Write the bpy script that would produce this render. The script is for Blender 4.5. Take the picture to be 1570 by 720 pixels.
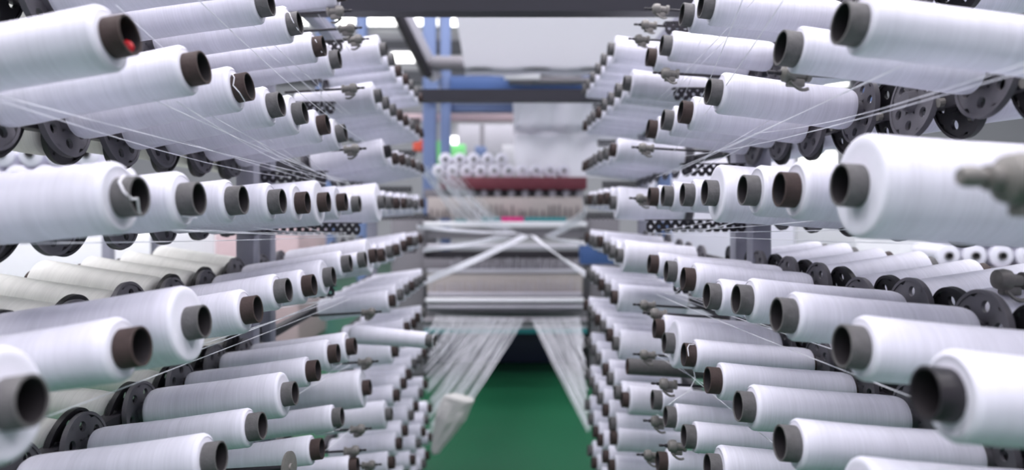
import bpy, bmesh, math, random
from mathutils import Vector, Matrix, Euler
random.seed(7)
S = bpy.context.scene
COL = S.collection
for o in list(bpy.data.objects): bpy.data.objects.remove(o)

# ------------------------------------------------------------------ camera, world, light
F = 1050.0; VX, VY = 775.0, 312.0; CZ = 1.35          # focal length in px of a 1570x720 frame, vanishing point, eye height
cam = bpy.data.cameras.new('camera'); camo = bpy.data.objects.new('camera', cam); COL.objects.link(camo)
cam.sensor_width = 36.0; cam.lens = F/1570*36
cam.shift_x = (785-VX)/1570; cam.shift_y = (VY-360)/1570
cam.clip_start = 0.02; cam.clip_end = 200
camo.location = (0, 0, CZ); camo.rotation_euler = (math.pi/2, 0, 0)
cam.dof.use_dof = True; cam.dof.focus_distance = 1.08; cam.dof.aperture_fstop = 2.3
S.camera = camo
S.view_settings.view_transform = 'Standard'; S.view_settings.look = 'None'
S.view_settings.gamma = 1; S.view_settings.use_curve_mapping = False
S.view_settings.exposure = 0.04
w = bpy.data.worlds.new('world'); S.world = w; w.use_nodes = True
bg = w.node_tree.nodes['Background']; bg.inputs[0].default_value = (0.86, 0.82, 1.0, 1); bg.inputs[1].default_value = 0.74

def area(name, loc, rot, sx, sy, power, color=(1, 1, 1)):
    l = bpy.data.lights.new(name, 'AREA'); l.shape = 'RECTANGLE'; l.size = sx; l.size_y = sy; l.energy = power; l.color = color
    o = bpy.data.objects.new(name, l); COL.objects.link(o); o.location = loc; o.rotation_euler = rot
    return o
CEIL = 7.4
for y in (-3.5, 0.5, 4.5, 9.0):                         # daylight through the roof lights
    area('skylight_light', (0, y, CEIL-0.12), (0, 0, 0), 14, 1.6, 560, (0.985, 0.945, 1.0))

# ------------------------------------------------------------------ materials
def mat(name, col, rough=0.6, metal=0.0, noise=0.0, nscale=20, bump=0.0, bscale=60, spec=0.4):
    m = bpy.data.materials.new(name); m.use_nodes = True; nt = m.node_tree; b = nt.nodes['Principled BSDF']
    b.inputs['Base Color'].default_value = (*col, 1); b.inputs['Roughness'].default_value = rough
    b.inputs['Metallic'].default_value = metal; b.inputs['Specular IOR Level'].default_value = spec
    tc = nt.nodes.new('ShaderNodeTexCoord')
    if noise:
        n = nt.nodes.new('ShaderNodeTexNoise'); n.inputs['Scale'].default_value = nscale; n.inputs['Detail'].default_value = 4
        r = nt.nodes.new('ShaderNodeMapRange'); r.inputs[3].default_value = 1-noise; r.inputs[4].default_value = 1+noise
        x = nt.nodes.new('ShaderNodeVectorMath'); x.operation = 'SCALE'; x.inputs[0].default_value = col
        nt.links.new(tc.outputs['Object'], n.inputs['Vector']); nt.links.new(n.outputs['Fac'], r.inputs[0])
        nt.links.new(r.outputs[0], x.inputs['Scale']); nt.links.new(x.outputs[0], b.inputs['Base Color'])
    if bump:
        n2 = nt.nodes.new('ShaderNodeTexNoise'); n2.inputs['Scale'].default_value = bscale
        bp = nt.nodes.new('ShaderNodeBump'); bp.inputs['Strength'].default_value = bump; bp.inputs['Distance'].default_value = 0.002
        nt.links.new(tc.outputs['Object'], n2.inputs['Vector']); nt.links.new(n2.outputs['Fac'], bp.inputs['Height'])
        nt.links.new(bp.outputs[0], b.inputs['Normal'])
    return m

def emis(name, col, s):
    m = bpy.data.materials.new(name); m.use_nodes = True; nt = m.node_tree; nt.nodes.clear()
    e = nt.nodes.new('ShaderNodeEmission'); e.inputs[0].default_value = (*col, 1); e.inputs[1].default_value = s
    o = nt.nodes.new('ShaderNodeOutputMaterial'); nt.links.new(e.outputs[0], o.inputs[0]); return m

def yarn_mat(name, col):
    """wound flat tape yarn: fine rings round the package, uneven layers, slight sheen"""
    m = bpy.data.materials.new(name); m.use_nodes = True; nt = m.node_tree; b = nt.nodes['Principled BSDF']; L = nt.links
    tc = nt.nodes.new('ShaderNodeTexCoord'); oi = nt.nodes.new('ShaderNodeObjectInfo')
    add = nt.nodes.new('ShaderNodeVectorMath'); add.operation = 'ADD'
    mul = nt.nodes.new('ShaderNodeMath'); mul.operation = 'MULTIPLY'; mul.inputs[1].default_value = 7
    L.new(oi.outputs['Random'], mul.inputs[0]); L.new(tc.outputs['Object'], add.inputs[0]); L.new(mul.outputs[0], add.inputs[1])
    mp = nt.nodes.new('ShaderNodeMapping'); mp.inputs['Scale'].default_value = (420, 16, 16); mp.inputs['Rotation'].default_value = (0, 0, 0.05)
    mp2 = nt.nodes.new('ShaderNodeMapping'); mp2.inputs['Scale'].default_value = (55, 3, 3)
    L.new(add.outputs[0], mp.inputs[0]); L.new(add.outputs[0], mp2.inputs[0])
    n = nt.nodes.new('ShaderNodeTexNoise'); n.inputs['Scale'].default_value = 1; n.inputs['Detail'].default_value = 3; L.new(mp.outputs[0], n.inputs['Vector'])
    n2 = nt.nodes.new('ShaderNodeTexNoise'); n2.inputs['Scale'].default_value = 1; n2.inputs['Detail'].default_value = 2; L.new(mp2.outputs[0], n2.inputs['Vector'])
    a = nt.nodes.new('ShaderNodeMath'); a.operation = 'MULTIPLY_ADD'; a.inputs[1].default_value = 0.55
    L.new(n.outputs['Fac'], a.inputs[0])
    h = nt.nodes.new('ShaderNodeMath'); h.operation = 'MULTIPLY'; h.inputs[1].default_value = 0.45; L.new(n2.outputs['Fac'], h.inputs[0]); L.new(h.outputs[0], a.inputs[2])
    r = nt.nodes.new('ShaderNodeMapRange'); r.inputs[1].default_value = .3; r.inputs[2].default_value = .7; r.inputs[3].default_value = 0.88; r.inputs[4].default_value = 1.05
    L.new(a.outputs[0], r.inputs[0])
    x = nt.nodes.new('ShaderNodeVectorMath'); x.operation = 'SCALE'; x.inputs[0].default_value = col
    L.new(r.outputs[0], x.inputs['Scale']); L.new(x.outputs[0], b.inputs['Base Color'])
    bp = nt.nodes.new('ShaderNodeBump'); bp.inputs['Strength'].default_value = 0.35; bp.inputs['Distance'].default_value = 0.0008
    L.new(a.outputs[0], bp.inputs['Height']); L.new(bp.outputs[0], b.inputs['Normal'])
    b.inputs['Roughness'].default_value = 0.5; b.inputs['Specular IOR Level'].default_value = 0.3
    return m

M = {
 'yarn': yarn_mat('white_yarn', (0.80, 0.79, 0.89)),
 'cream': yarn_mat('cream_yarn', (0.84, 0.83, 0.80)),
 'tube_grey': mat('grey_cardboard', (0.122, 0.118, 0.12), 0.7, noise=0.35, nscale=90, bump=.3, bscale=300),
 'tube_brown': mat('brown_cardboard', (0.052, 0.034, 0.031), 0.7, noise=0.35, nscale=90, bump=.3, bscale=300),
 'core_shade': mat('painted_core_shade', (0.022, 0.019, 0.022), 0.6, noise=0.3, nscale=60),  # shade inside the hollow cores, put into the colour
 'tube_black': mat('black_tube', (0.02, 0.018, 0.022), 0.35, noise=0.2),
 'disc': mat('grey_plastic_disc', (0.105, 0.10, 0.115), 0.5, noise=0.25, nscale=40),
 'disc_black': mat('black_plastic_disc', (0.014, 0.013, 0.016), 0.45, noise=0.3, nscale=40),
 'steel': mat('dusty_steel', (0.20, 0.19, 0.18), 0.5, 0.25, noise=0.25, nscale=120),
 'frame': mat('painted_frame', (0.27, 0.27, 0.33), 0.5, noise=0.12),
 'dark': mat('dark_iron', (0.022, 0.02, 0.026), 0.5, noise=0.3, nscale=60),
 'beam': mat('dark_beam', (0.018, 0.018, 0.027), 0.5, noise=0.2, nscale=8),
 'thread': mat('thread', (0.88, 0.88, 0.94), 0.5),
 'blue': mat('blue_paint', (0.14, 0.195, 0.36), 0.5, noise=0.1, nscale=5),
 'blue_dark': mat('dark_blue_paint', (0.05, 0.10, 0.26), 0.5, noise=0.1, nscale=5),
 'navy': mat('navy_paint', (0.012, 0.02, 0.045), 0.5, noise=0.2, nscale=5),
 'floor': mat('green_floor_paint', (0.012, 0.092, 0.043), 0.35, noise=0.12, nscale=1.3, spec=.35),
 'wall': mat('hall_wall', (0.42, 0.42, 0.45), 0.8, noise=0.06, nscale=1),
 'wallband': mat('hall_wall_band', (0.16, 0.16, 0.18), 0.8, noise=0.06, nscale=1),
 'ceiling': mat('ceiling', (0.55, 0.55, 0.57), 0.8, noise=0.05, nscale=1),
 'fabric': mat('woven_fabric', (0.66, 0.65, 0.74), 0.7, noise=0.03, nscale=60),
 'sheet': mat('white_plastic_sheet', (0.90, 0.90, 0.98), 0.5, noise=0.02, nscale=2),
 'red': mat('dark_red_paint', (0.15, 0.03, 0.045), 0.5, noise=0.15, nscale=8),
 'pink': mat('pinkish_bar', (0.60, 0.46, 0.48), 0.6, noise=0.08),
 'beige': mat('beige_panel', (0.42, 0.375, 0.36), 0.7, noise=0.08, nscale=10),
 'grey': mat('grey_paint', (0.19, 0.18, 0.20), 0.5, noise=0.15, nscale=6),
 'lgrey': mat('light_grey_paint', (0.46, 0.45, 0.50), 0.45, noise=0.1, nscale=6),
 'white': mat('white_paint', (0.80, 0.80, 0.84), 0.5, noise=0.05),
 'teal': mat('teal_tape', (0.03, 0.24, 0.26), 0.5),
 'magenta': mat('magenta_tape', (0.62, 0.02, 0.20), 0.5),
 'green': mat('light_green', (0.22, 0.72, 0.25), 0.6),
 'orange': mat('orange_red', (0.80, 0.13, 0.08), 0.5),
 'redplug': mat('red_plug', (0.55, 0.01, 0.02), 0.4),
 'bag': mat('white_bag_plastic', (0.72, 0.70, 0.68), 0.5, noise=0.08, nscale=14, bump=.4, bscale=30),
 'window': emis('window_daylight', (1.0, 1.0, 0.98), 4.0),
 'skylight': emis('roof_light', (0.95, 0.97, 1.0), 2.0),
}

def translucent(m, f):
    nt = m.node_tree; b = nt.nodes['Principled BSDF']; o = [n for n in nt.nodes if n.type == 'OUTPUT_MATERIAL'][0]
    t = nt.nodes.new('ShaderNodeBsdfTranslucent'); t.inputs[0].default_value = (0.86, 0.84, 0.92, 1)
    x = nt.nodes.new('ShaderNodeMixShader'); x.inputs[0].default_value = f
    nt.links.new(b.outputs[0], x.inputs[1]); nt.links.new(t.outputs[0], x.inputs[2]); nt.links.new(x.outputs[0], o.inputs[0])
translucent(M['fabric'], .19); translucent(M['sheet'], .45)

# ------------------------------------------------------------------ helpers
def bm_new(): return bmesh.new()
def add_box(bm, x0, x1, y0, y1, z0, z1, bev=0.0, Mx=None):
    r = bmesh.ops.create_cube(bm, size=1)
    vs = r['verts']
    for v in vs: v.co = Vector(((v.co.x+.5)*(x1-x0)+x0, (v.co.y+.5)*(y1-y0)+y0, (v.co.z+.5)*(z1-z0)+z0))
    if bev:
        es = list({e for v in vs for e in v.link_edges})
        rr = bmesh.ops.bevel(bm, geom=es, offset=bev, segments=2, affect='EDGES', profile=.5)
        vs = [v for v in rr['verts']]
    if Mx is not None:
        for v in vs: v.co = Mx @ v.co
def add_lathe(bm, prof, n=32, closed=False, Mx=None):
    """revolve (x, r) pairs round the X axis"""
    rings = []
    for (x, r) in prof:
        if r <= 1e-6: rings.append([bm.verts.new((x, 0, 0))])
        else: rings.append([bm.verts.new((x, r*math.cos(2*math.pi*i/n), r*math.sin(2*math.pi*i/n))) for i in range(n)])
    seq = list(zip(rings, rings[1:]))
    if closed: seq.append((rings[-1], rings[0]))
    for a, b in seq:
        for i in range(n):
            j = (i+1) % n
            if len(a) == 1 and len(b) == 1: continue
            if len(a) == 1: bm.faces.new((a[0], b[j], b[i]))
            elif len(b) == 1: bm.faces.new((a[i], a[j], b[0]))
            else: bm.faces.new((a[i], a[j], b[j], b[i]))
    if Mx is not None:
        for rg in rings:
            for v in rg: v.co = Mx @ v.co
def add_tube(bm, pts, r, n=6):
    pts = [Vector(p) for p in pts]; rings = []
    for i, p in enumerate(pts):
        t = (pts[min(i+1, len(pts)-1)]-pts[max(i-1, 0)]).normalized()
        u = t.cross(Vector((0.13, 0.27, 1))).normalized(); v = t.cross(u)
        rings.append([bm.verts.new(p+u*r*math.cos(2*math.pi*k/n)+v*r*math.sin(2*math.pi*k/n)) for k in range(n)])
    for a, b in zip(rings, rings[1:]):
        for k in range(n): bm.faces.new((a[k], a[(k+1) % n], b[(k+1) % n], b[k]))
    bm.faces.new(rings[0][::-1]); bm.faces.new(rings[-1])
def mesh_of(name, bm, m, smooth=40):
    bmesh.ops.recalc_face_normals(bm, faces=bm.faces)
    me = bpy.data.meshes.new(name); bm.to_mesh(me); bm.free(); me.materials.append(m)
    if smooth:
        for p in me.polygons: p.use_smooth = True
        me.set_sharp_from_angle(angle=math.radians(smooth))
    return me
def link(name, me, parent=None):
    o = bpy.data.objects.new(name, me); COL.objects.link(o)
    if parent: o.parent = parent
    return o
def obj(name, bm, m, parent=None, smooth=40): return link(name, mesh_of(name, bm, m, smooth), parent)
def tag(o, label, cat, group=None, kind=None):
    o['label'] = label; o['category'] = cat
    if group: o['group'] = group
    if kind: o['kind'] = kind
    return o
def thing(name, label, cat, loc=(0, 0, 0), group=None):
    o = bpy.data.objects.new(name, None); COL.objects.link(o); o.location = loc; o.empty_display_size = .05
    return tag(o, label, cat, group)
def struct(name, bm, m, smooth=0):
    o = obj(name, bm, m, None, smooth); o['kind'] = 'structure'; return o
def sbox(name, *a, m=None): bm = bm_new(); add_box(bm, *a); return struct(name, bm, m)
def P(px, py, Y): return Vector(((px-VX)/F*Y, Y, CZ+(VY-py)/F*Y))      # a point of the place read off the photograph at distance Y
def pbox(bm, x0, y0, x1, y1, Y, d, bev=0.0):
    a, b = P(x0, y0, Y), P(x1, y1, Y); add_box(bm, min(a.x, b.x), max(a.x, b.x), Y, Y+d, min(a.z, b.z), max(a.z, b.z), bev)
ORD = ['nearest', 'second', 'third', 'fourth', 'fifth', 'sixth', 'seventh', 'eighth', 'ninth', 'tenth', 'eleventh', 'twelfth']

# ------------------------------------------------------------------ hall shell
sbox('floor', -16, 16, -6, 17, -0.1, 0, m=M['floor'])
sbox('wall_back', -16, 16, 16.3, 16.5, 0, CEIL, m=M['wall'])
sbox('wall_left', -16.2, -16, -6, 17, 0, CEIL, m=M['wall'])
sbox('wall_right', 16, 16.2, -6, 17, 0, CEIL, m=M['wall'])
# ceiling with open roof lights cut in strips
bm = bm_new(); ys = [-6, -4.3, -2.7, -.3, 1.3, 3.7, 5.3, 8.2, 9.8, 17]
for i in range(0, len(ys)-1, 2): add_box(bm, -16, 16, ys[i], ys[i+1], CEIL, CEIL+.1)
struct('ceiling', bm, M['ceiling'])
for k, i in enumerate(range(1, len(ys)-1, 2)):
    sbox('window_%d' % (k+10), -16, 16, ys[i], ys[i+1], CEIL+.04, CEIL+.06, m=M['skylight'])
# bands of the back wall
for k, (y0, y1) in enumerate(((62, 80), (108, 128), (172, 178))):
    bm = bm_new(); a = P(0, y0, 16.2); b = P(0, y1, 16.2); add_box(bm, -10, 10, 16.2, 16.3, b.z, a.z); struct('trim_%d' % (k+1), bm, M['wallband'])
wn = 1
for (x0, y0, x1, y1) in ((455, 24, 545, 39), (563, 26, 612, 40), (630, 26, 655, 40), (662, 27, 672, 41), (683, 28, 702, 41),
                         (600, 80, 646, 96), (690, 209, 723, 222), (781, 208, 793, 221), (1225, 232, 1282, 262), (1150, 120, 1300, 132), (150, 60, 330, 80),
                         (300, 380, 345, 400)):
    a = P(x0, y1, 16.1); b = P(x1, y0, 16.1)
    bm = bm_new(); add_box(bm, a.x, b.x, 16.12, 16.2, a.z, b.z); o = struct('window_%d' % wn, bm, M['window'])
    fr = bm_new(); t = .05
    for q in ((a.x-t, b.x+t, a.z-t, a.z), (a.x-t, b.x+t, b.z, b.z+t), (a.x-t, a.x, a.z, b.z), (b.x, b.x+t, a.z, b.z)):
        add_box(fr, q[0], q[1], 16.06, 16.2, q[2], q[3])
    obj('window_frame', fr, M['lgrey'], o, 0); wn += 1
# blue steel columns of the hall
for px, Y, wd, lab in ((556, 11, .13, 'blue steel hall column seen left of the slanted loom strut'),
                  (500, 12, .30, 'wide blue steel hall column behind the empty spindles at upper left'),
                  (1330, 12, .2, 'blue steel hall column far behind the right creel')):
    c = P(px, 312, Y); bm = bm_new(); h = CEIL
    add_box(bm, c.x-wd/2, c.x+wd/2, Y-.1, Y-.08, 0, h); add_box(bm, c.x-wd/2, c.x+wd/2, Y+.08, Y+.1, 0, h); add_box(bm, c.x-.012, c.x+.012, Y-.08, Y+.08, 0, h)
    o = obj('steel_column', bm, M['blue'], None, 0); tag(o, lab, 'column')

# ------------------------------------------------------------------ creels
XL, XR = 0.357, 0.330
SIDE = {'left': dict(s=-1, X=XL, D=.040, L=.226, near_gap=1.70, far_end=3.28),
        'right': dict(s=1, X=XR, D=.043, L=.213, near_gap=1.62, far_end=2.98)}
def depth(side, px): return SIDE[side]['X']*F/abs(px-VX)

_cache = {}
def package_mesh(R, L, rt, kind='yarn', cone=0.0):
    R = round(R/.002)*.002
    k = ('pk', round(R, 4), L, kind, cone)
    if k in _cache: return _cache[k]
    e = min(.005, (R-rt)*.4); x0 = -.019; bm = bm_new()
    prof = [(x0, rt-.0005), (x0-.0005, rt+(R-rt)*.6), (x0+.0002, R-e), (x0-e*.35, R-e*.3), (x0-e, R)]
    rr = random.Random(int(R*1e5))
    for i in range(1, 12):
        t = i/12; prof.append((x0-e-(L-.016-e)*t, R*(1-cone*t)*(1+.006*rr.uniform(-1, 1)) - .0012*math.sin(math.pi*t)))
    q = 1-cone
    prof += [(x0-L+.010, R*q*.985), (x0-L+.004, R*q*.95), (x0-L, rt+(R*q-rt)*.7), (x0-L, rt-.0005)]
    add_lathe(bm, prof, 40, closed=True)
    _cache[k] = mesh_of('yarn_package', bm, M[kind], 50); return _cache[k]
def tube_mesh(L, rt, kind, tip=0.0):
    k = ('tb', L, rt, kind, tip)
    if k in _cache: return _cache[k]
    bm = bm_new(); w = .0022; x1 = -.019-L-.006
    add_lathe(bm, [(tip, rt-w), (tip, rt-.0004), (tip-.0005, rt), (x1, rt), (x1, rt-w)], 32, closed=True)
    _cache[k] = mesh_of('tube', bm, M[kind], 30); return _cache[k]
def shade_sleeve_mesh(L, rt, tip=0.0):  # thin added sleeve that carries the painted shade inside a core tube
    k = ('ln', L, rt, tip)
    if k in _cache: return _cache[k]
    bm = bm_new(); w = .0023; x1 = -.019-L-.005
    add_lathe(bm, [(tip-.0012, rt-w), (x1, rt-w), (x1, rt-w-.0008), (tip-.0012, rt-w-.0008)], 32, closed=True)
    _cache[k] = mesh_of('inner_shade_sleeve', bm, M['core_shade'], 30); return _cache[k]
def holder_meshes(black):
    k = ('hd', black)
    if k in _cache: return _cache[k]
    mt = M['disc_black' if black else 'disc']; n = 6; r0, r1, hr, hp = .015, .052, .0075, .034; th = .005
    bm = bm_new()
    # flat disc with six round holes, built sector by sector
    def sector(x, a0):
        A = 2*math.pi/n; seg = 12
        hole = [(hp*math.cos(a0+A/2)+hr*math.cos(2*math.pi*i/seg+a0+A/2), hp*math.sin(a0+A/2)+hr*math.sin(2*math.pi*i/seg+a0+A/2)) for i in range(seg)]
        out = []
        for i in range(seg):
            ph = 2*math.pi*i/seg; c, s_ = math.cos(ph), math.sin(ph); m_ = max(abs(c), abs(s_)); u, v = c/m_, s_/m_
            rad = (r0+r1)/2+u*(r1-r0)/2; an = a0+A/2+v*A/2; out.append((rad*math.cos(an), rad*math.sin(an)))
        return out, hole
    cor = []
    for sct in range(n):
        a0 = sct*2*math.pi/n
        o_, h_ = sector(0, a0); fr = {}
        for key, pts in (('o', o_), ('h', h_)):
            fr[key] = ([bm.verts.new((0, p[0], p[1])) for p in pts], [bm.verts.new((-th, p[0], p[1])) for p in pts])
        m_ = len(o_)
        for i in range(m_):
            j = (i+1) % m_
            bm.faces.new((fr['o'][0][i], fr['o'][0][j], fr['h'][0][j], fr['h'][0][i]))
            bm.faces.new((fr['o'][1][j], fr['o'][1][i], fr['h'][1][i], fr['h'][1][j]))
            bm.faces.new((fr['h'][0][i], fr['h'][0][j], fr['h'][1][j], fr['h'][1][i]))
    bmesh.ops.remove_doubles(bm, verts=bm.verts, dist=1e-5)
    add_lathe(bm, [(.0015, r1-.0035), (.0015, r1+.001), (-th-.0015, r1+.001), (-th-.0015, r1-.0035)], 48, closed=True)
    d = mesh_of('disc', bm, mt, 35)
    bm = bm_new(); add_lathe(bm, [(.012, 0), (.012, .0125), (0, .016), (-th-.008, .016), (-th-.008, 0)], 20)
    h = mesh_of('hub', bm, mt, 35)
    bm = bm_new(); add_lathe(bm, [(.17, 0), (.17, .005), (.165, .006), (-.03, .006), (-.03, 0)], 10)
    sh = mesh_of('shaft', bm, M['steel'], 35)
    _cache[k] = (d, h, sh); return _cache[k]

def axis_matrix(side, rear, pos, tilt, yaw=0.0):
    """local +X is the mouth direction; the mouth end stands higher"""
    s = SIDE[side]['s']*(-1 if rear else 1)
    R = Euler((random.uniform(0, 6.28), 0, 0)).to_matrix().to_4x4()
    T = Euler((0, -tilt, 0)).to_matrix().to_4x4()
    Z = Euler((0, 0, (math.pi if s > 0 else 0)+yaw)).to_matrix().to_4x4()
    return Matrix.Translation(pos) @ Z @ T @ R
def in_frame(pts, R):
    ok = False
    for p in pts:
        if p.y < .12: continue
        x = VX+p.x/p.y*F; y = VY-(p.z-CZ)/p.y*F; r = R*F/p.y+4
        if -r < x < 1570+r and -r < y < 720+r: ok = True
    return ok

ROWS = {'left': [1.32, .875, .447, .008, -.40, -.885, -1.33, -1.80, -2.31, -2.82, -3.25],
        'right': [1.50, 1.03, .535, .045, -.41, -.85, -1.30, -1.71, -2.12, -2.58, -3.02]}
TILT = {'left': [.13, .14, .18, .09, .15, .13, .13, .10, .10, .10, .10],
        'right': [.11, .11, .13, .06, .09, .08, .08, .07, .07, .07, .07]}
ROWNAME = ['third row above eye level', 'second row above eye level', 'first row above eye level', 'eye-level row', 'first row below eye level', 'second row below eye level',
           'third row below eye level', 'fourth row below eye level', 'fifth row below eye level', 'sixth row below eye level', 'seventh row below eye level']
ROWSHORT = ['third row above eye level', 'second row above eye level', 'first row above eye level', 'eye-level row'] + [n for n in ROWNAME[4:]]
# (pixel x, pixel y or None, package diameter, core colour b/g) of the bobbins of each row
NEAR = {'left': {
  0: [(375, None, .06, 'g'), (430, None, .06, 'b'), (472, None, .062, 'g'), (503, None, .07, 'g'), (529, None, .07, 'b')],
  1: [(302, None, .062, 'b'), (368, None, .064, 'g'), (416, 4, .060, 'g'), (460, 35, .062, 'g'), (497, 70, .060, 'b'), (521, 90, .070, 'g')],
  2: [(200, 53, .063, 'b'), (313, 103, .061, 'b'), (383, 132, .065, 'b'), (432, 159, .064, 'g'), (468, 172, .073, 'g'), (503, 190, .069, 'b'), (530, 203, .072, 'g')],
  3: [(215, 300, .074, 'g'), (306, 304, .067, 'g'), (374, 306, .061, 'g'), (434, 308, .064, 'g'), (472, 310, .074, 'b'), (504, 309, .091, 'b'), (531, 309, .075, 'b'), (552, 312, .05, 'g')],
  4: [(50, 613, .090, 'g'), (218, 530, .066, 'b'), (314, 492, .092, 'g'), (396, 473, .064, 'b'), (443, 444, .061, 'g'), (482, 436, .066, 'b'), (512, 423, .076, 'g'), (538, 403, .062, 'g'), (561, 397, .045, 'g')],
  5: [(340, 700, .062, 'g'), (403, 652, .056, 'g'), (453, 602, .076, 'g'), (488, 567, .057, 'b'), (519, 541, .062, 'b'), (545, 530, .074, 'b')],
  6: [(494, 687, .055, 'b'), (525, 638, .057, 'g'), (568, 593, .100, 'b')],
  7: [(549, 714, .058, 'b')]},
 'right': {
  0: [(1120, None, .06, 'g'), (1075, None, .06, 'g'), (1045, None, .06, 'g'), (1018, None, .06, 'g')],
  1: [(1205, None, .06, 'g'), (1135, None, .06, 'g'), (1074, 8, .062, 'g'), (1045, 22, .064, 'g'), (1014, 69, .062, 'g'), (992, 87, .062, 'b')],
  2: [(1288, 35, .060, 'g'), (1196, 73, .058, 'g'), (1085, 140, .067, 'g'), (1043, 171, .066, 'b'), (1016, 183, .066, 'g'), (993, 197, .062, 'b')],
  3: [(1287, 283, .104, 'g'), (1194, 290, .074, 'b'), (1138, 291, .070, 'g'), (1080, 295, .097, 'g'), (1046, 298, .060, 'g'), (1016, 300, .064, 'g'), (995, 301, .058, 'b')],
  4: [(1418, 602, .074, 'k'), (1290, 530, .066, 'g'), (1190, 482, .060, 'g'), (1128, 458, .066, 'g'), (1083, 453, .060, 'g'), (1047, 427, .063, 'b'), (1021, 415, .064, 'g'), (995, 404, .058, 'b')],
  5: [(1290, 765, .084, 'g'), (1195, 678, .060, 'g'), (1131, 622, .063, 'g'), (1084, 582, .060, 'b'), (1048, 543, .061, 'b'), (1018, 525, .100, 'g'), (1003, 503, .066, 'b')],
  6: [(1084, 715, .070, 'g'), (1048, 668, .058, 'g'), (1020, 638, .056, 'g'), (1000, 612, .058, 'g')],
  7: [(1008, 707, .058, 'b')]}}
FAR = {'left': {
  0: [(593, 75, .09, 'g'), (604.6, 91, .07, 'g'), (615, 108, .08, 'b'), (626, 121, .08, 'b'), (634, 130, .07, 'g'), (642, 140, .08, 'g'), (648, 149, .07, 'b')],
  1: [(585, 146, .085, 'g'), (596, 157, .07, 'g'), (607, 168, .07, 'g'), (617, 176, .07, 'b'), (626, 184, .07, 'b'), (636, 191, .07, 'g'), (643, 197, .07, 'b'), (649, 203, .07, 'b')],
  2: [(599, 231, .085, 'k'), (610, 242, .07, 'b'), (621, 244, .07, 'b'), (629, 247, .07, 'g'), (637, 250, .07, 'b'), (644, 254, .07, 'g'), (650, 257, .07, 'b')],
  3: [(590, 309, .118, 'g'), (601, 310, .08, 'g'), (612, 311, .08, 'b'), (623, 311, .08, 'b'), (632, 311, .08, 'g'), (641, 313, .08, 'g'), (650, 311, .08, 'b')],
  4: [(577, 391, .10, 'b'), (589.5, 390, .07, 'b'), (602, 385, .07, 'g'), (612, 382, .07, 'b'), (623, 376, .07, 'b'), (631.6, 369, .07, 'b'), (639.5, 369, .07, 'g'), (648, 366, .07, 'b')],
  5: [(606, 460, .07, 'b'), (617.6, 451, .08, 'g'), (627.7, 443, .08, 'g'), (635, 438, .08, 'b'), (642, 433, .08, 'g'), (648, 429, .08, 'g'), (654, 424, .08, 'g')],
  6: [(610, 537, .08, 'b'), (620, 520, .08, 'b'), (628, 501, .07, 'b'), (638, 495, .07, 'b'), (644, 486, .07, 'b'), (653, 479, .07, 'g')],
  7: [(601, 634, .09, 'g'), (612.4, 605, .07, 'b'), (623, 587, .07, 'b'), (630.6, 573, .07, 'b'), (639, 557, .07, 'g'), (647, 550, .07, 'g'), (653.6, 541, .07, 'b')],
  8: [(605, 708, .07, 'b'), (616, 679, .075, 'b'), (625, 659, .075, 'b'), (634, 636, .075, 'g'), (641.5, 622, .07, 'b'), (649, 602, .07, 'g'), (655.5, 588, .07, 'b')],
  9: [(627, 728, .07, 'b'), (636.5, 704, .07, 'b'), (645, 679, .07, 'g'), (652.6, 661, .07, 'b'), (657, 643, .07, 'g'), (662, 625, .07, 'b')],
  10: [(647, 727, .07, 'b'), (653, 710, .07, 'g'), (658.4, 697, .07, 'b'), (663, 669, .07, 'b')]},
 'right': {
  0: [(932, 75, .09, 'g'), (921.5, 91, .08, 'g'), (913, 105, .08, 'g'), (904.5, 118, .07, 'g'), (897.5, 128, .07, 'g'), (893, 136, .07, 'g')],
  1: [(956, 127, .08, 'g'), (943, 138, .08, 'g'), (932, 151, .08, 'g'), (922, 160, .07, 'g'), (914, 172, .07, 'b'), (906, 178, .07, 'g'), (900, 184, .07, 'g'), (894, 192, .07, 'b')],
  2: [(935, 229, .08, 'b'), (925, 235, .08, 'g'), (916, 239, .07, 'g'), (908.5, 244, .07, 'g'), (903, 248, .07, 'g'), (898, 251, .07, 'b'), (893, 254, .07, 'b')],
  3: [(935, 310, .104, 'g'), (926, 304, .08, 'b'), (916, 305, .08, 'b'), (908.5, 306, .08, 'g'), (901, 306, .07, 'b'), (896, 306, .07, 'g')],
  4: [(945, 391, .096, 'g'), (934, 385, .08, 'g'), (926, 380, .08, 'g'), (916, 370, .08, 'b'), (909, 370, .07, 'g'), (903, 368, .07, 'g'), (897, 364, .07, 'b')],
  5: [(937, 455, .09, 'b'), (927, 444, .08, 'g'), (917.5, 436, .08, 'b'), (910, 428, .07, 'g'), (904, 423, .07, 'g'), (899, 419, .07, 'g')],
  6: [(939, 526, .092, 'g'), (930, 513, .08, 'b'), (920, 500, .07, 'g'), (912, 490, .07, 'b'), (905, 484, .07, 'g'), (900, 476, .07, 'g'), (895, 467, .07, 'b')],
  7: [(953, 612, .08, 'b'), (942, 601, .07, 'g'), (931, 580, .07, 'g'), (924, 566, .07, 'b'), (913, 549, .07, 'g'), (906, 536, .07, 'g'), (899, 525, .09, 'g')],
  8: [(936, 670, .08, 'b'), (934.5, 649, .07, 'g'), (924, 628, .07, 'b'), (916, 610, .07, 'g'), (909, 597, .07, 'g'), (903, 585, .07, 'g'), (898, 574, .08, 'g')],
  9: [(933, 714, .07, 'b'), (924, 699, .07, 'b'), (916, 674, .07, 'b'), (909, 661, .07, 'b'), (902, 642, .07, 'g'), (897, 620, .08, 'g')],
  10: [(930, 780, .07, 'b'), (921, 753, .07, 'b'), (914, 730, .07, 'b'), (907, 709, .07, 'b'), (901, 690, .08, 'g')]}}
COREN = {'g': 'grey', 'b': 'brown', 'k': 'black'}
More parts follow.
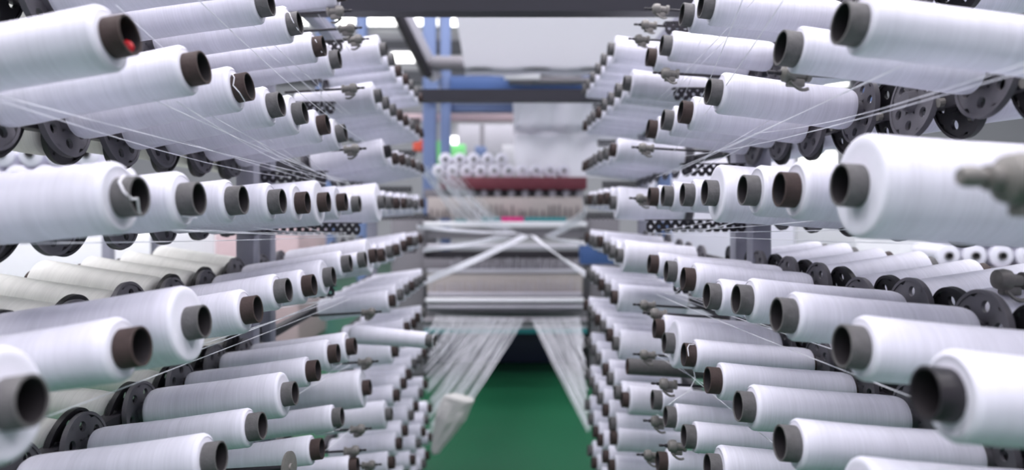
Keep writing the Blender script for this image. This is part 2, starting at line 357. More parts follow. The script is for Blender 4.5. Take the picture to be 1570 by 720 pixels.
def bobbin(side, mat4, Rp, core, label, kind='yarn', rear=False, group=None):
    sd = SIDE[side]; rt = sd['D']/2
    root = thing('yarn_bobbin', label, 'bobbin', group=group); root.matrix_world = mat4
    t = link('tube', tube_mesh(sd['L'], rt, {'g': 'tube_grey', 'b': 'tube_brown', 'k': 'tube_black'}[core]), root)
    t['label'] = COREN[core]+' cardboard core tube' if core != 'k' else 'black core tube'
    link('inner_shade_sleeve', shade_sleeve_mesh(sd['L'], rt), t)
    link('yarn_package', package_mesh(Rp, sd['L'], rt, kind), root)
    return root
def holder(side, mat4, black, label, group):
    """perforated brake disc with hub and spindle shaft behind a bobbin"""
    L = SIDE[side]['L']
    root = thing('spindle_disc', label, 'disc', group=group); root.matrix_world = mat4 @ Matrix.Translation((-.019-L-.016, 0, 0))
    d, h, s_ = holder_meshes(black)
    link('disc', d, root); link('hub', h, root); link('shaft', s_, root)
    return root
def size_word(d): return 'fat white' if d >= .088 else ('slim white' if d < .059 else 'white')
PLACED = {}
for side in ('left', 'right'):
    sd = SIDE[side]; s = sd['s']
    for sec, table in (('near', NEAR[side]), ('far', FAR[side])):
        for row, lst in sorted(table.items()):
            idx = 0
            for (px, py, dia, core) in lst:
                Y = depth(side, px)
                z = CZ+(VY-py)/F*Y if py is not None else CZ+ROWS[side][row]*sd['X']
                tl = TILT[side][row]; pos = Vector((s*sd['X'], Y, z))
                m4 = axis_matrix(side, False, pos, tl)
                base = m4 @ Vector((-.019-sd['L'], 0, 0))
                pts = [pos.lerp(base, t/6) for t in range(7)]
                if not in_frame(pts, dia/2): continue
                lab = '%s-cored %s bobbin, %s %s creel, %s, %s' % (COREN[core], size_word(dia), sec, side, ROWSHORT[row], ORD[idx]+(' from camera' if idx else ' the camera'))
                b = bobbin(side, m4, dia/2, core, lab, group='bobbins on the %s side of the aisle' % side)
                PLACED.setdefault((side, sec, row), []).append((Y, pos, m4, dia, b))
                if sec == 'near' or row in (0, 2, 3, 4) :
                    holder(side, m4, False, 'grey disc behind the %s bobbin, %s, %s %s creel' % (ORD[idx], ROWSHORT[row], sec, side),
                           'grey spindle discs of the %s creel' % side)
                idx += 1

# one station of the right creel stands without a bobbin
m4 = axis_matrix('right', False, Vector((XR, depth('right', 1132), CZ+ROWS['right'][2]*XR)), TILT['right'][2])
lone = holder('right', m4, False, 'grey disc without a bobbin, first row above eye level, near right creel', 'grey spindle discs of the right creel')
for c in list(lone.children):
    if c.name.startswith('shaft'): bpy.data.objects.remove(c)

# rear side of the creels: the same rack carries bobbins pointing away from the aisle
for side in ('left', 'right'):
    sd = SIDE[side]; s = sd['s']
    for row in (1, 2, 3, 4, 5):
        n = 0; base_pts = PLACED.get((side, 'near', row), [])
        zr = CZ+ROWS[side][row]*sd['X']
        k0 = -1
        for k in range(-1, 8):
            Y = (.645+.147*k+.07 if side == 'left' else .66+.150*k+.105)
            tl = .15; L = sd['L']; dz = .25*math.sin(TILT[side][row])+.004
            inner = s*(sd['X']+.019+L+.055)                       # where the rear bobbin's base stands
            mouth = Vector((inner+s*(L+.025)*math.cos(tl), Y, zr-dz+(L+.025)*math.sin(tl)))
            m4 = axis_matrix(side, True, mouth, tl)
            pts = [mouth.lerp(Vector((inner, Y, zr-dz)), t/6) for t in range(7)]
            if not in_frame(pts, .05): continue
            dia = random.choice((.062, .07, .078, .09))
            bobbin(side, m4, dia/2, random.choice('gbg'), '%s bobbin on outer side of %s creel, %s, %s' % ('cream' if side == 'left' else 'white', side, ROWSHORT[row], ORD[n]),
                   kind='cream' if side == 'left' else 'yarn', rear=True, group='bobbins on the outer side of the %s creel' % side)
            holder(side, m4, True, 'black disc, outer side of %s creel, %s, %s' % (side, ROWSHORT[row], ORD[n]+(' from camera' if n else ' the camera')),
                   'black spindle discs of the %s creel' % side)
            n += 1

# creel frames
def perforated_bar(bm, x0, x1, y, z, h=.034, th=.003, pitch=.022, hole=.0055):
    n = max(1, int(round((x1-x0)/pitch))); w = (x1-x0)/n; seg = 8
    for i in range(n):
        cx = x0+w*(i+.5); H = []; O = []
        for k in range(seg):
            ph = 2*math.pi*(k+.5)/seg; c, q = math.cos(ph), math.sin(ph); mx = max(abs(c), abs(q))
            H.append((cx+hole*c, z+hole*q)); O.append((cx+c/mx*w/2, z+q/mx*h/2))
        f = {}
        for nm, pts in (('H', H), ('O', O)):
            f[nm] = ([bm.verts.new((p[0], y, p[1])) for p in pts], [bm.verts.new((p[0], y+th, p[1])) for p in pts])
        for k in range(seg):
            j = (k+1) % seg
            bm.faces.new((f['O'][0][k], f['O'][0][j], f['H'][0][j], f['H'][0][k])); bm.faces.new((f['O'][1][j], f['O'][1][k], f['H'][1][k], f['H'][1][j]))
            bm.faces.new((f['H'][0][k], f['H'][0][j], f['H'][1][j], f['H'][1][k]))
    add_box(bm, x0, x1, y, y+.022, z+h/2, z+h/2+th)
GUIDE = {}
for side in ('left', 'right'):
    sd = SIDE[side]; s = sd['s']; L = sd['L']; xr = sd['X']+.019+L+.037; g = sd['near_gap']; fe = sd['far_end']
    fr = thing('creel_frame', '%s creel frame of grey posts and black rails carrying the bobbins' % side, 'rack', (s*xr, 0, 0))
    def rel(bm): 
        bmesh.ops.translate(bm, verts=bm.verts, vec=(-s*xr, 0, 0)); return bm
    for Y in (-.05, g, g+.12, fe):
        bm = bm_new(); add_box(bm, s*xr-.022, s*xr+.022, Y-.022, Y+.022, 0, CZ+.62, .003); obj('post', rel(bm), M['frame'], fr)
        bm = bm_new(); add_box(bm, s*xr-.06, s*xr+.06, Y-.05, Y+.05, 0, .012, .002); obj('foot_plate', rel(bm), M['frame'], fr)
    for row in range(11):
        z = CZ+ROWS[side][row]*sd['X']-.246*math.sin(TILT[side][row])-.005
        for (y0, y1) in ((-.03, g-.022), (g+.142, fe-.022)):
            bm = bm_new(); add_box(bm, s*xr-.014, s*xr+.014, y0, y1, z-.011, z+.011, .002); obj('rail', rel(bm), M['dark'], fr)
    for row in range(10):
        z = CZ+(ROWS[side][row]+ROWS[side][row+1])/2*sd['X'] + .005
        if row == 2: z += -.02
        GUIDE[(side, row)] = z
        for Y in (g+.03, fe+.03):
            bm = bm_new(); a, b = sorted((s*(xr-.02), s*(sd['X']+(.055 if row != 3 else .01)+.02*((row*7) % 3)))); perforated_bar(bm, a, b, Y, z, .028, .003, .02, .0042); obj('perforated_arm', rel(bm), M['dark'], fr, 0)
    for (y0, y1) in ((-.05, fe),):
        bm = bm_new(); add_box(bm, s*xr-.02, s*xr+.02, y0, y1, CZ+.60, CZ+.64, .003); obj('top_rail', rel(bm), M['frame'], fr)
for Y, lab in ((1.74, 'dark steel cross beam over the aisle nearest the camera'), (3.14, 'dark steel cross beam over the far end of the aisle')):
    b = bm_new(); z0 = CZ+.481 if Y < 2 else CZ+.466; x = .60
    add_box(b, -x, x, Y-.03, Y+.03, z0, z0+.008); add_box(b, -x, x, Y-.03, Y-.022, z0+.008, z0+.05); add_box(b, -x, x, Y+.022, Y+.03, z0+.008, z0+.05); add_box(b, -x, x, Y-.03, Y+.03, z0+.05, z0+.054)
    tag(obj('cross_beam', b, M['beam'], None, 0), lab, 'beam')

# threads from the near bobbins to the guide bars
rt_ = random.Random(3)
for (side, sec, row), lst in PLACED.items():
    if sec != 'near' or row > 7: continue
    sd = SIDE[side]; s = sd['s']; g = sd['near_gap']
    for i, (Y, pos, m4, dia, b) in enumerate(lst):
        axis = (m4.to_3x3() @ Vector((-1, 0, 0))).normalized()
        u = rt_.uniform(.02, .16); a = pos+axis*u
        up = row in (0, 1) 
        start = a+Vector((0, .010, -dia/2*1.0)) if not up else a+Vector((0, -dia/2*.7, dia/2*.75))
        start = a+Vector((0, -dia/2*.35, -dia/2*.97)) if not up else start
        gz = GUIDE[(side, min(row, 9))]-.016
        end = Vector((s*(sd['X']+.035+.02*i % .09), g+.03, gz+.004*(i % 3)))
        if Y > g-.08: continue
        mid = start.lerp(end, .5)+Vector((0, 0, -.006))
        bm = bm_new(); pts = []
        for t in range(9):
            t /= 8; p = start*(1-t)**2+mid*2*t*(1-t)+end*t*t; pts.append(p)
        add_tube(bm, pts, .0006, 5)
        tag(obj('running_thread', bm, M['thread']), 'thread running back from the %s bobbin, %s, near %s creel' % (ORD[i], ROWSHORT[row], side), 'thread', 'threads running along the %s creel' % side)
for side, lines in (('left', (((178, 8, .78), (484, 264, 1.68), 'from the upper left corner across the bobbins'), ((300, -4, .85), (560, 218, 1.68), 'crossing the upper left bobbins steeply'), ((270, 155, .80), (486, 268, 1.7), 'low across the first row of bobbins'), ((0, 155, .66), (446, 272, 1.6), 'rising under the first row of bobbins'))),
                    ('right', (((1205, -6, .80), (1032, 232, 1.6), 'from the top edge across the upper bobbins'), ((1140, -4, .9), (1046, 205, 1.5), 'steep, across the upper bobbins'), ((1575, 96, .58), (1150, 205, 1.3), 'level, across the black discs at upper edge'), ((1575, 108, .60), (1040, 240, 1.58), 'just under another one across the black discs')))):
    for (a, b_, where) in lines:
        a = P(*a); b_ = P(*b_); bm = bm_new(); add_tube(bm, [a.lerp(b_, t/6)-Vector((0, 0, .012*math.sin(math.pi*t/6))) for t in range(7)], .0006, 5)
        tag(obj('running_thread', bm, M['thread']), 'long %s thread %s' % (side, where), 'thread', 'threads running along the %s creel' % side)

# small individual details: thread ends across cores, red plug
def near_b(side, row, i): return PLACED[(side, 'near', row)][i]
def tail(entry, pts_world, r=.0008):
    bm = bm_new(); inv = entry[2].inverted(); add_tube(bm, [inv @ p for p in pts_world], r, 6); obj('loose_thread', bm, M['thread'], entry[4])
def find(side, row, px):
    Y = depth(side, px); return min(PLACED[(side, 'near', row)], key=lambda e: abs(e[0]-Y))
e = find('left', 2, 200)
ax_ = (e[2].to_3x3() @ Vector((1, 0, 0))).normalized(); pc = e[1]-ax_*.0095+Vector((0, .0095, -.0085))
bm = bm_new(); bmesh.ops.create_icosphere(bm, subdivisions=3, radius=.0068)
for v in bm.verts: v.co = e[2].inverted() @ (pc+Vector((v.co.x*1.1, v.co.y*.6, v.co.z*1.05)))
obj('red_plug', bm, M['redplug'], e[4])['label'] = 'red plug inside the core'
def around(entry, spec, rt):
    """points on the outside of a core tube: (distance from the mouth, angle seen from the aisle)"""
    out = []
    R = entry[2].to_3x3(); ax = (R @ Vector((1, 0, 0))).normalized(); up = (Vector((0, 0, 1))-ax*ax.z).normalized(); fwd = Vector((0, -1, 0))
    for (x, a, rr) in spec: out.append(entry[1]-ax*x+(up*math.sin(a)+fwd*math.cos(a))*(rt*rr))
    return out
e = find('left', 2, 383); tail(e, around(e, [(.017, 1.5, 1.05), (.016, .9, 1.1), (.012, .5, 1.12), (.015, 0, 1.08), (.009, -.5, 1.1), (.008, -1.2, 1.1), (.011, -1.6, 1.05)], .02))
e = find('left', 3, 215); tail(e, around(e, [(.013, 1.5, 1.05), (.010, .7, 1.1), (.004, .2, 1.08), (-.001, -.2, .9), (-.002, -.3, .5), (.0, -1.2, .75), (.002, -1.7, 1.02)], .02), .0011)
e = find('left', 1, 460); tail(e, around(e, [(.018, 1.5, 1.05), (.012, .8, 1.06), (.007, 0, 1.05), (.001, -.9, 1.06)], .02))
e = find('left', 1, 497); tail(e, around(e, [(.018, 1.3, 1.05), (.010, .3, 1.06), (.003, -.9, 1.05)], .02))
e = find('left', 3, 306); tail(e, around(e, [(.018, -1.1, 1.05), (.008, -1.25, 1.1), (.001, -1.2, 1.2)], .02))
e = find('right', 5, 1048); tail(e, around(e, [(.016, 1.2, 1.08), (.006, 1.1, 1.1), (.002, .8, 1.05), (.003, .1, 1.1)], .0215))
e = find('right', 5, 1018); 
p0 = e[1]+Vector((.05, -.03, -.03)); tail(e, [p0, p0+Vector((.004, -.01, -.035)), p0+Vector((-.01, -.012, -.06)), p0+Vector((-.035, -.012, -.075)), p0+Vector((-.05, -.01, -.088))], .0009)

# ------------------------------------------------------------------ empty spindles with clamps
def spindle(px, py, side, k, label, scale=1.0, pin=True, lever=True, rod=.20, X=None, flip=1, pr=1.0):
    sd = SIDE[side]; s = sd['s']; x = (X or sd['X']+.004); Y = x*F/abs(px-VX); pos = P(px, py, Y)
    root = thing('empty_spindle', label, 'spindle', group='empty spindles along the aisle')
    m4 = axis_matrix(side, False, pos, .07); root.matrix_world = Matrix.Translation(pos) @ Euler((0, 0, math.pi if s > 0 else 0)).to_matrix().to_4x4() @ Euler((0, -.06, 0)).to_matrix().to_4x4() @ Matrix.Scale(scale, 4)
    bm = bm_new(); add_lathe(bm, [(0, 0), (0, .0035), (-rod, .0035), (-rod, 0)], 10); obj('rod', bm, M['dark'], root)
    bm = bm_new(); add_lathe(bm, [(.006, 0), (.006, .006), (.002, .013), (-.006, .015), (-.014, .014), (-.016, .009), (-.030, .0085), (-.032, .012), (-.038, .012), (-.038, 0)], 16)
    add_box(bm, -.03, -.004, -.006, .006, -.02, -.008, .002); obj('chuck', bm, M['steel'], root)
    if pin:
        bm = bm_new(); add_lathe(bm, [(.026, 0), (.026, .0026*pr), (.024, .0034*pr), (.017, .0034*pr), (.0165, .0026*pr), (.012, .0026*pr), (.0118, .0042*pr), (.004, .0042*pr), (.004, 0)], 12); obj('pin', bm, M['dark' if pr == 1 else 'steel'], root)
    if lever:
        bm = bm_new(); z = -.014*flip
        for i in range(6):
            t0, t1 = i/6, (i+1)/6
            f = lambda t: (-.004-.028*t, .012, z-.012*flip*math.sin(t*2.2))
            a, b = f(t0), f(t1); add_tube(bm, [a, b], .0028, 6)
        obj('lever', bm, M['steel'], root)
    return root
for i, (px, py) in enumerate(((524, 17), (541, 43), (553, 60), (545, 135), (548, 228), (573, 478), (568, 554), (557, 657), (548, 690), (573, 712))):
    spindle(px, py, 'left', i, 'empty spindle with clamp on left creel, %s down from the top' % (ORD[i] if i else 'first'), .85)
for i, (px, py) in enumerate(((1003, 14), (986, 38), (976, 60), (1017, 112), (982, 226), (978, 304), (984, 467), (1000, 480), (984, 543), (1014, 588), (1001, 645), (990, 697), (1027, 683))):
    spindle(px, py, 'right', i, 'empty spindle with clamp on right creel, %s down from the top' % ((ORD+['thirteenth'])[i] if i else 'first'), .85)
spindle(1203, 112, 'right', 0, 'beige spindle clamp with lever under the second nearest bobbin at upper right', .85, lever=True, X=.36)
spindle(1546, 274, 'right', 0, 'large blurred grey spindle end in front of the fat bobbin at right edge', 1.25, X=.335, lever=False, pr=1.7)
o = spindle(1530, 428, 'right', 0, 'beige clamp lever between black discs at the right edge', .95, pin=False, X=.64, lever=True)
# round end plate at lower left
root = thing('end_plate', 'small round grey plate in front of the bobbins at lower left', 'plate'); c = P(445, 716, 1.14); root.location = c; root.rotation_euler = (0, -.1, -.12)
bm = bm_new(); add_lathe(bm, [(0, 0), (.001, .022), (0, .026), (-.004, .026), (-.004, 0)], 32); obj('disc', bm, M['steel'], root)
bm = bm_new(); add_lathe(bm, [(.003, 0), (.003, .006), (0, .007)], 12); obj('hub_cap', bm, M['steel'], root)
bm = bm_new(); add_lathe(bm, [(-.004, 0), (-.004, .004), (-.2, .004), (-.2, 0)], 10); obj('rod', bm, M['dark'], root)

# bare core tube on the right, bobbin swung out on the left
Y = XR*F/(961-VX); m4 = axis_matrix('right', False, Vector((XR, Y, P(0, 561, Y).z)), .06)
t = thing('bare_tube', 'bare dark cardboard core tube without yarn, right creel, third row below eyes', 'tube'); t.matrix_world = m4
link('tube', tube_mesh(.213, .0215, 'tube_brown'), t)
bm = bm_new(); add_lathe(bm, [(-.002, .0217), (-.002, .0221), (-.22, .0221), (-.22, .0217)], 32, closed=True); obj('sleeve', bm, M['tube_grey'], t)
a = P(664, 522, 2.02); b_ = P(532, 511, 2.08); d = (a-b_).normalized()
q = Vector((1, 0, 0)).rotation_difference(d).to_matrix().to_4x4()
root = thing('yarn_bobbin', 'slim tapered white bobbin sticking out into the aisle from left creel', 'bobbin'); root.matrix_world = Matrix.Translation(a) @ q
link('tube', tube_mesh(.235, .0185, 'tube_grey', .006), root)
link('yarn_package', package_mesh(.025, .235, .0185, 'yarn', -.24), root)
bm = bm_new(); pts = [(.004, .019*math.cos(t*.6), .019*math.sin(t*.6)) for t in range(9)] + [(.012, .008, -.012), (.010, .0, -.004)]
add_tube(bm, pts, .0013, 6); obj('loose_thread', bm, M['thread'], root)

# white bag hanging at the end of the left creel
def blob_bag():
    bm = bm_new(); r = bmesh.ops.create_icosphere(bm, subdivisions=5, radius=1)
    for v in bm.verts:
        x, y, z = v.co
        t = (z+1)/2                                   # 0 bottom, 1 top
        rho = max(1e-4, math.sqrt(max(0, 1-z*z))); k = min(1, rho/.45)/rho
        wd = (.25+.75*min(1, t/.62))*k
        from mathutils import noise as nz
        n = nz.noise(Vector((x*2.2, y*2.2, z*1.6)))*.16+nz.noise(Vector((x*6, y*6, z*4)))*.07
        v.co = Vector((x*wd*(.060+.02*n)+(t-.5)*.05, y*wd*.05*(1+n), z*.135*(1+.35*n)))
    return bm
o = obj('plastic_bag', blob_bag(), M['bag'], None, 60); o.scale = (1.2, 1, 1.12); o.location = P(686, 650, 3.22); o.rotation_euler = (0, .22, 0)
tag(o, 'crumpled white plastic bag hanging at the far end of the left creel', 'bag')

# ------------------------------------------------------------------ loom at the end of the aisle
LY = 5.0
lm = thing('circular_loom', 'big blurred loom with bars and rollers at the end of the aisle', 'machine', (0, LY+1, 0))
def lpart(name, m, boxes, bev=0.004, smooth=40):
    bm = bm_new()
    for (x0, y0, x1, y1, Y, d) in boxes: pbox(bm, x0, y0, x1, y1, Y, d, bev)
    bmesh.ops.translate(bm, verts=bm.verts, vec=(0, -LY-1, 0)); return obj(name, bm, m, lm, smooth)
def lroll(name, m, px0, px1, py, Y, r):
    a = P(px0, py, Y); b = P(px1, py, Y); bm = bm_new()
    add_lathe(bm, [(a.x, 0), (a.x, r), (b.x, r), (b.x, 0)], 24, Mx=Matrix.Translation((0, Y-LY-1, a.z))); return obj(name, bm, m, lm)
# tall blue portal behind
for (x0, x1) in ((648, 668), (675, 690), (1010, 1030)): lpart('post', M['blue'], [(x0, -60, x1, 455, 6.6, .12)])
lpart('beam', M['blue_dark'], [(690, 116, 1010, 140, 6.55, .1)])
lpart('beam', M['blue'], [(690, 158, 787, 171, 6.7, .1)])
lpart('gusset', M['blue'], [(650, 92, 672, 150, 6.5, .05)])
lpart('bar', M['pink'], [(600, 174, 1010, 186, 6.9, .06)])
lpart('back_panel', M['lgrey'], [(702, 190, 790, 236, 9.5, .05)])
lpart('guide_frame', M['grey'], [(775, 106, 895, 113, 6.3, .2), (805, 107, 815, 128, 6.3, .1), (780, 118, 1000, 125, 6.3, .2)])
lpart('cover', M['white'], [(773, 108, 828, 121, 6.2, .05)])
lroll('take_up_roller', M['grey'], 655, 1060, 97, 6.0, .062)
# slanted strut with two faces
def strut():
    bm = bm_new(); a = P(604, -10, 5.6); b = P(668, 120, 6.1); d = (b-a).normalized(); L_ = (b-a).length
    q = Vector((1, 0, 0)).rotation_difference(d).to_matrix().to_4x4()
    add_box(bm, 0, L_, -.05, .05, -.05, .05, .004, Matrix.Translation(a-Vector((0, LY+1, 0))) @ q); return bm
obj('strut', strut(), M['lgrey'], lm)
def strut2():
    bm = bm_new(); a = P(594, -10, 5.5); b = P(656, 116, 6.0); d = (b-a).normalized(); L_ = (b-a).length
    q = Vector((1, 0, 0)).rotation_difference(d).to_matrix().to_4x4()
    add_box(bm, 0, L_, -.05, .05, -.03, .03, .004, Matrix.Translation(a-Vector((0, LY+1, 0))) @ q); return bm
obj('strut', strut2(), M['dark'], lm)
# shelf beam and table
lpart('shelf', M['red'], [(674, 271, 900, 290, 5.75, .6)])
lpart('bar', M['grey'], [(650, 290, 895, 304, 5.9, .2)])
lpart('warp_panel', M['beige'], [(655, 302, 893, 334, 5.6, .02)])
rr = random.Random(5)
for i in range(26):
    x = 660+i*9+rr.uniform(-2, 2); lpart('heald_wire', M['tube_grey'], [(x, 318+rr.uniform(-6, 4), x+1.6, 334, 5.58, .01)], 0, 0)
for i in range(10):
    bm = bm_new(); x = 700+i*21; p = P(x, 296, 5.82); p.y -= LY+1; add_lathe(bm, [(-.02, 0), (-.02, .03), (.02, .03), (.02, 0)], 14, Mx=Matrix.Translation(p) @ Euler((0, 0, math.pi/2)).to_matrix().to_4x4())
    obj('guide_wheel', bm, M['lgrey'], lm)
lpart('strip', M['teal'], [(738, 333, 868, 339.5, 5.50, .03)], .001)
lpart('strip', M['magenta'], [(768, 332.5, 803, 340, 5.48, .05)], .001)
lpart('strip', M['teal'], [(698, 336, 716, 340, 5.50, .03)], .001)
lpart('bar', M['white'], [(640, 340, 900, 347, 5.3, .06)])
lpart('bar', M['grey'], [(650, 350, 895, 366, 5.35, .06)])
lroll('roller', M['lgrey'], 655, 893, 378, 5.2, .02)
lpart('dark_panel', M['dark'], [(650, 384, 895, 404, 5.4, .03)])
lpart('reed_panel', M['grey'], [(650, 396, 893, 417, 5.25, .02)])
for i in range(44):
    x = 690+i*4.5+rr.uniform(-1.5, 1.5); lpart('reed_wire', M['lgrey'], [(x, 396+rr.uniform(-3, 10), x+1.1, 416, 5.22, .006)], 0, 0)
lpart('bar', M['lgrey'], [(655, 413, 893, 418, 5.18, .05)])
lpart('warp_panel', M['beige'], [(655, 418, 893, 450, 5.2, .02)])
for i in range(30):
    x = 662+i*7.7+rr.uniform(-2, 2); lpart('warp_wire', M['lgrey'], [(x, 428+rr.uniform(-4, 8), x+1.4, 451, 5.18, .01)], 0, 0)
lpart('bar', M['lgrey'], [(655, 449, 893, 453, 5.15, .06)])
lpart('bar', M['white'], [(652, 458, 896, 463, 5.05, .08)])
lpart('bar', M['grey'], [(655, 463, 895, 479, 5.1, .12)])
lroll('roller', M['lgrey'], 655, 895, 470, 5.06, .012)
lroll('yarn_roller', M['grey'], 650, 900, 492, 5.02, .03)
lroll('yarn_roller', M['lgrey'], 650, 900, 501, 5.02, .012)
lpart('lower_panel', M['grey'], [(650, 478, 900, 486, 5.3, .05)])
lpart('green_rail', M['teal'], [(650, 504, 900, 511, 5.3, .05)])
lpart('plinth', M['navy'], [(560, 505, 1000, 556, 5.75, 1.2)])
for (x0, x1) in ((600, 650), (905, 950)): lpart('side_frame', M['grey'], [(x0, 335, x1, 575, 5.3, .9)])
lpart('floor_cover', M['blue_dark'], [(890, 375, 960, 405, 4.6, .1)])

# bed under the rollers
lpart('bed', M['dark'], [(600, 480, 960, 505, 5.4, 1.6)])
# fabric web going up from the take-up roller over the aisle
bm = bm_new(); n = 20; rows = []
prof = [(3.1, .83+.80), (3.9, 1.475-.02), (4.77, 1.35), (5.4, 1.262), (5.97, 1.175), (6.05, 1.13)]
for (Y, z) in prof: rows.append([(-.354+1.75*i/n, Y, CZ+z+.008*math.sin(i*1.1)*(Y-3)/3) for i in range(n+1)])
top = [[bm.verts.new(p) for p in r] for r in rows]
for g_, sg in ((top, 1),):
    for a, b in zip(g_, g_[1:]):
        for i in range(n): bm.faces.new((a[i], a[i+1], b[i+1], b[i]) if sg > 0 else (a[i], b[i], b[i+1], a[i+1]))
tag(obj('woven_fabric', bm, M['fabric']), 'wide pale woven fabric web rising from the loom overhead', 'fabric')
# hanging plastic sheet
bm = bm_new(); n = 30; g_ = []
for r in range(14):
    py = 150+r*9.3; row = []
    for i in range(n+1):
        px = 786+i*7.5+ (r*.35 if i == 0 else 0); p = P(px, py, 6.35); p.y += .03*math.sin(i*.9+r*.2)+(.10 if r > 5 else 0)*(1-.1*(r-5)); row.append(bm.verts.new(p))
    g_.append(row)
for a, b in zip(g_, g_[1:]):
    for i in range(n): bm.faces.new((a[i], a[i+1], b[i+1], b[i]))
tag(obj('plastic_sheet', bm, M['sheet'], None, 60), 'white plastic sheet hanging behind the stacked bobbins on the loom', 'sheet')
# bobbins stacked end-on on the red shelf
bm = bm_new(); rt2 = .019
add_lathe(bm, [(0, rt2), (0, .05), (.004, .056), (.2, .056), (.204, .05), (.204, rt2)], 32, closed=True)
pk = mesh_of('yarn_package', bm, M['yarn']); bm = bm_new(); add_lathe(bm, [(-.012, rt2), (-.012, .017), (.216, .017), (.216, rt2)], 24, closed=True); tb = mesh_of('tube', bm, M['tube_grey'])
def end_on(loc, label, group):
    root = thing('yarn_bobbin', label, 'bobbin', loc, group); root.rotation_euler = (0, 0, math.pi/2)
    link('yarn_package', pk, root); link('tube', tb, root); return root
zs = P(0, 271, 5.75).z
for i, px in enumerate((693.8, 715.6, 736.8, 757.9, 779.4, 800.6, 821.7, 843.2, 864.5)):
    end_on(Vector(((px-VX)/F*5.85, 5.85, zs+.0565)), 'white bobbin lying on the red loom shelf, bottom layer, %s from the left' % (ORD[i] if i else 'first'), 'bobbins stacked on the loom shelf')
for i, px in enumerate((704.8, 726.3, 747.5, 768.7)):
    end_on(Vector(((px-VX)/F*5.85, 5.85, zs+.0565+.097)), 'white bobbin in the upper layer on the red loom shelf, %s from the left' % (ORD[i] if i else 'first'), 'bobbins stacked on the loom shelf')
end_on(Vector(((682.8-VX)/F*5.85, 5.85, zs+.0565+.097)), 'white bobbin overhanging at the left end of the upper shelf layer', 'bobbins stacked on the loom shelf')
end_on(Vector(((672.3-VX)/F*5.85, 5.85, zs+.0565)), 'white bobbin at the left end of the shelf behind the yarn web', 'bobbins stacked on the loom shelf')
# coloured things behind the shelf
def small(name, x0, y0, x1, y1, Y, d, m, label, cat):
    bm = bm_new(); pbox(bm, x0, y0, x1, y1, Y, d, .01); zt = min(v.co.z for v in bm.verts); o = obj(name, bm, m); tag(o, label, cat); return o
small('notice_board', 690, 221, 714, 240, 8.3, .04, M['green'], 'light green board behind the left of the shelf bobbins', 'board')
small('notice_board', 664, 216, 675, 256, 7.2, .04, M['green'], 'narrow green panel between the two blue loom posts', 'board')
small('fire_box', 633, 214, 648, 231, 7.2, .2, M['orange'], 'small orange red box seen left of the blue post', 'box')
small('storage_box', 770, 222, 792, 262, 7.4, .3, M['white'], 'white box standing behind the hanging sheet edge', 'box')
small('storage_box', 728, 224, 745, 240, 8.0, .3, M['blue'], 'small blue box behind the stacked shelf bobbins', 'box')
# grey pipe column and beam further back
small('pipe_post', 736, 190, 742, 330, 8.8, .1, M['grey'], 'thin grey post behind the stacked bobbins', 'post')

# ------------------------------------------------------------------ yarn sheets running from the creels to the loom
def web(name, label, ends, n, r, seed, m='thread', spread=.004, sag=.01):
    """ends: two edge lines ((start0, start1), (end0, end1)); n threads between them"""
    q = random.Random(seed); bm = bm_new(); (s0, s1), (e0, e1) = ends
    for i in range(n):
        t = (i+.5)/n+q.uniform(-.5, .5)/n*1.5; t2 = (i+.5)/n+q.uniform(-.5, .5)/n*2
        a = s0.lerp(s1, t)+Vector([q.uniform(-1, 1)*spread for _ in range(3)]); b = e0.lerp(e1, t2)+Vector([q.uniform(-1, 1)*spread*.4 for _ in range(3)])
        m_ = a.lerp(b, .5)-Vector((0, 0, sag)); add_tube(bm, [a, a.lerp(m_, .5)+Vector((0, 0, -sag*.25)), m_, m_.lerp(b, .5)+Vector((0, 0, -sag*.25)), b], r, 4)
    o = obj(name, bm, M[m], None, 0); tag(o, label, 'yarn', kind='stuff'); return o
# lower fans
FN = ['outermost', 'second', 'third', 'fourth', 'fifth', 'sixth', 'seventh', 'innermost']
for i in range(8):
    t0, t1 = i/8, (i+.8)/8
    def st(t): return P(652+13*t+3*math.sin(i*2), 505+195*t**.9, 3.34)
    def en(t): return P(668+136*t**.85, 483+5*t, 5.0)
    web('yarn_web', 'white yarns fanning from left creel to the loom, %s of the eight bundles' % FN[i], ((st(t0), st(t1)), (en(t0), en(t1+.03))), 19, .0009, 20+i, spread=.014, sag=.015 if i > 3 else .03)
FR = ['innermost', 'second', 'third', 'fourth', 'fifth', 'outermost']
for i in range(6):
    t0, t1 = i/6, (i+.8)/6
    def st(t): return P(904-10*t, 664-150*t, 2.98)
    def en(t): return P(813+76*t, 488-3*t, 5.0)
    web('yarn_web', 'white yarns fanning from right creel to the loom, %s of the six bundles' % FR[i], ((st(t0), st(t1)), (en(t0), en(t1+.03))), 16, .0009, 40+i, spread=.008, sag=.012)
# upper webs meeting in the middle of the loom
web('yarn_web', 'broad hazy web of yarns falling from upper left creel to loom centre', ((P(645, 258, 3.3), P(694, 266, 3.7)), (P(700, 338, 4.9), P(790, 358, 5))), 80, .0010, 61, spread=.035)
web('yarn_web', 'yarn band running nearly level from left creel to loom centre', ((P(640, 344, 3.3), P(640, 350, 3.3)), (P(780, 355, 5), P(800, 358, 5))), 22, .0014, 62)
web('yarn_web', 'yarn band rising gently from left creel just below the white bar', ((P(650, 380, 3.3), P(650, 386, 3.3)), (P(760, 361, 5), P(795, 361, 5))), 18, .0014, 63)
web('yarn_web', 'steep yarn band rising from left creel to the crossing point', ((P(650, 425, 3.3), P(650, 436, 3.3)), (P(800, 359, 5), P(812, 362, 5))), 34, .0014, 64)
web('yarn_web', 'steep yarn band rising from right creel to the crossing point', ((P(898, 416, 2.95), P(898, 424, 2.95)), (P(812, 360, 5), P(822, 362, 5))), 30, .0013, 65)
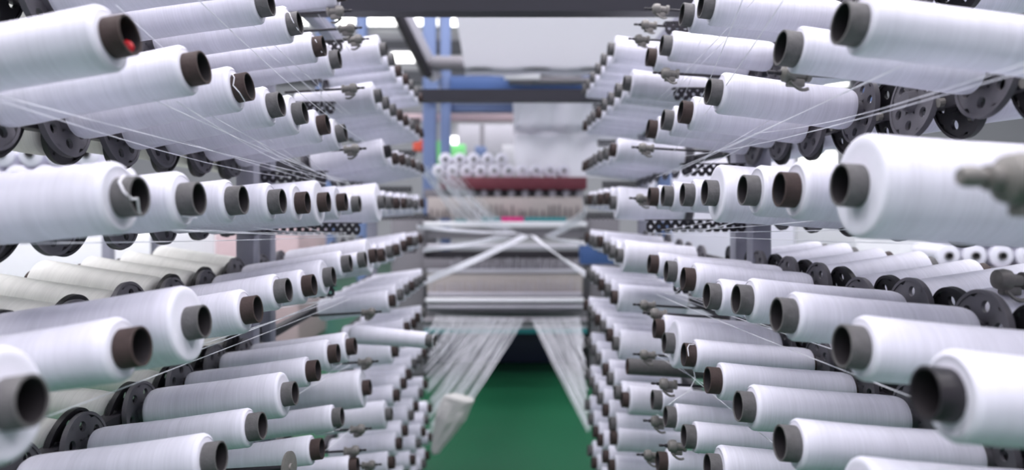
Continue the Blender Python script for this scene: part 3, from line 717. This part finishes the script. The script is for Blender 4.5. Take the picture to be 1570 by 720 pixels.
web('yarn_web', 'level yarn band from right creel to the crossing point', ((P(898, 370, 2.95), P(898, 376, 2.95)), (P(835, 360, 5), P(840, 363, 5))), 18, .0014, 66)
web('yarn_web', 'yarn band falling from right creel to the crossing point', ((P(898, 318, 2.95), P(898, 334, 2.95)), (P(838, 360, 5), P(850, 362, 5))), 18, .0014, 67)

# ------------------------------------------------------------------ neighbouring stores seen through gaps of the creels
def trolley(X0, X1, Y, zt, layers, label, group, depth_=.5):
    root = thing('trolley', label, 'trolley', ((X0+X1)/2, Y, 0)); cx = (X0+X1)/2
    bm = bm_new(); add_box(bm, X0-cx, X1-cx, -.05, depth_, zt-.03, zt, .005); obj('deck', bm, M['grey'], root)
    for sx in (X0-cx+.03, X1-cx-.03):
        for sy in (0, depth_-.08):
            bm = bm_new(); add_box(bm, sx-.02, sx+.02, sy, sy+.04, .0, zt-.03, .003); obj('leg', bm, M['frame'], root)
    bm = bm_new(); add_box(bm, X0-cx, X1-cx, -.05, depth_, .3, .33, .005); obj('lower_shelf', bm, M['grey'], root)
    n = int((X1-X0)/.125)
    for l in range(layers):
        for i in range(n-l):
            x = X0+.07+.125*i+.0625*l
            e_ = end_on(Vector((x, Y, zt+.0565+.106*l)), 'white bobbin lying on the %s, %s layer, %s from left' % (group, ['bottom', 'second', 'third', 'fourth'][l], 'number '+str(i+1) if i > 11 else (ORD[i] if i else 'first')), 'bobbins on the '+group)
trolley(-3.0, -1.75, 3.05, CZ+.06, 2, 'grey trolley loaded with white bobbins seen behind the left creel', 'far left trolley')
trolley(2.0, 3.0, 3.2, CZ-.30, 2, 'grey trolley loaded with white bobbins seen behind the right creel', 'far right trolley')
def bale(x, y, z, sx, sy, sz, m, label, cat='bale', name='wrapped_bale'):
    bm = bm_new(); add_box(bm, -sx/2, sx/2, -sy/2, sy/2, 0, sz, .04)
    o = obj(name, bm, m); o.location = (x, y, z); tag(o, label, cat); return o
bale(-3.6, 5.2, 0, 2.4, 1.0, 1.15, M['white'], 'long white wrapped bale on the floor beyond the left creel')
bale(-2.5, 6.8, 0, 1.2, 1.0, 1.50, M['pink'], 'pinkish wrapped bale standing beyond the left creel')
bale(-6.6, 7.2, 0, 2.6, 1.0, 1.7, M['lgrey'], 'pale grey wrapped bale far beyond the left creel')
bale(3.4, 5.2, 0, 2.0, 1.0, 1.2, M['white'], 'white wrapped bale on the floor beyond the right creel')
bale(5.8, 6.2, 0, 2.0, 1.0, 1.6, M['lgrey'], 'pale grey wrapped bale far beyond the right creel')
bale(2.4, 7.8, 0, 1.4, 1.0, 1.9, M['sheet'], 'tall bluish white bale behind the right creel')
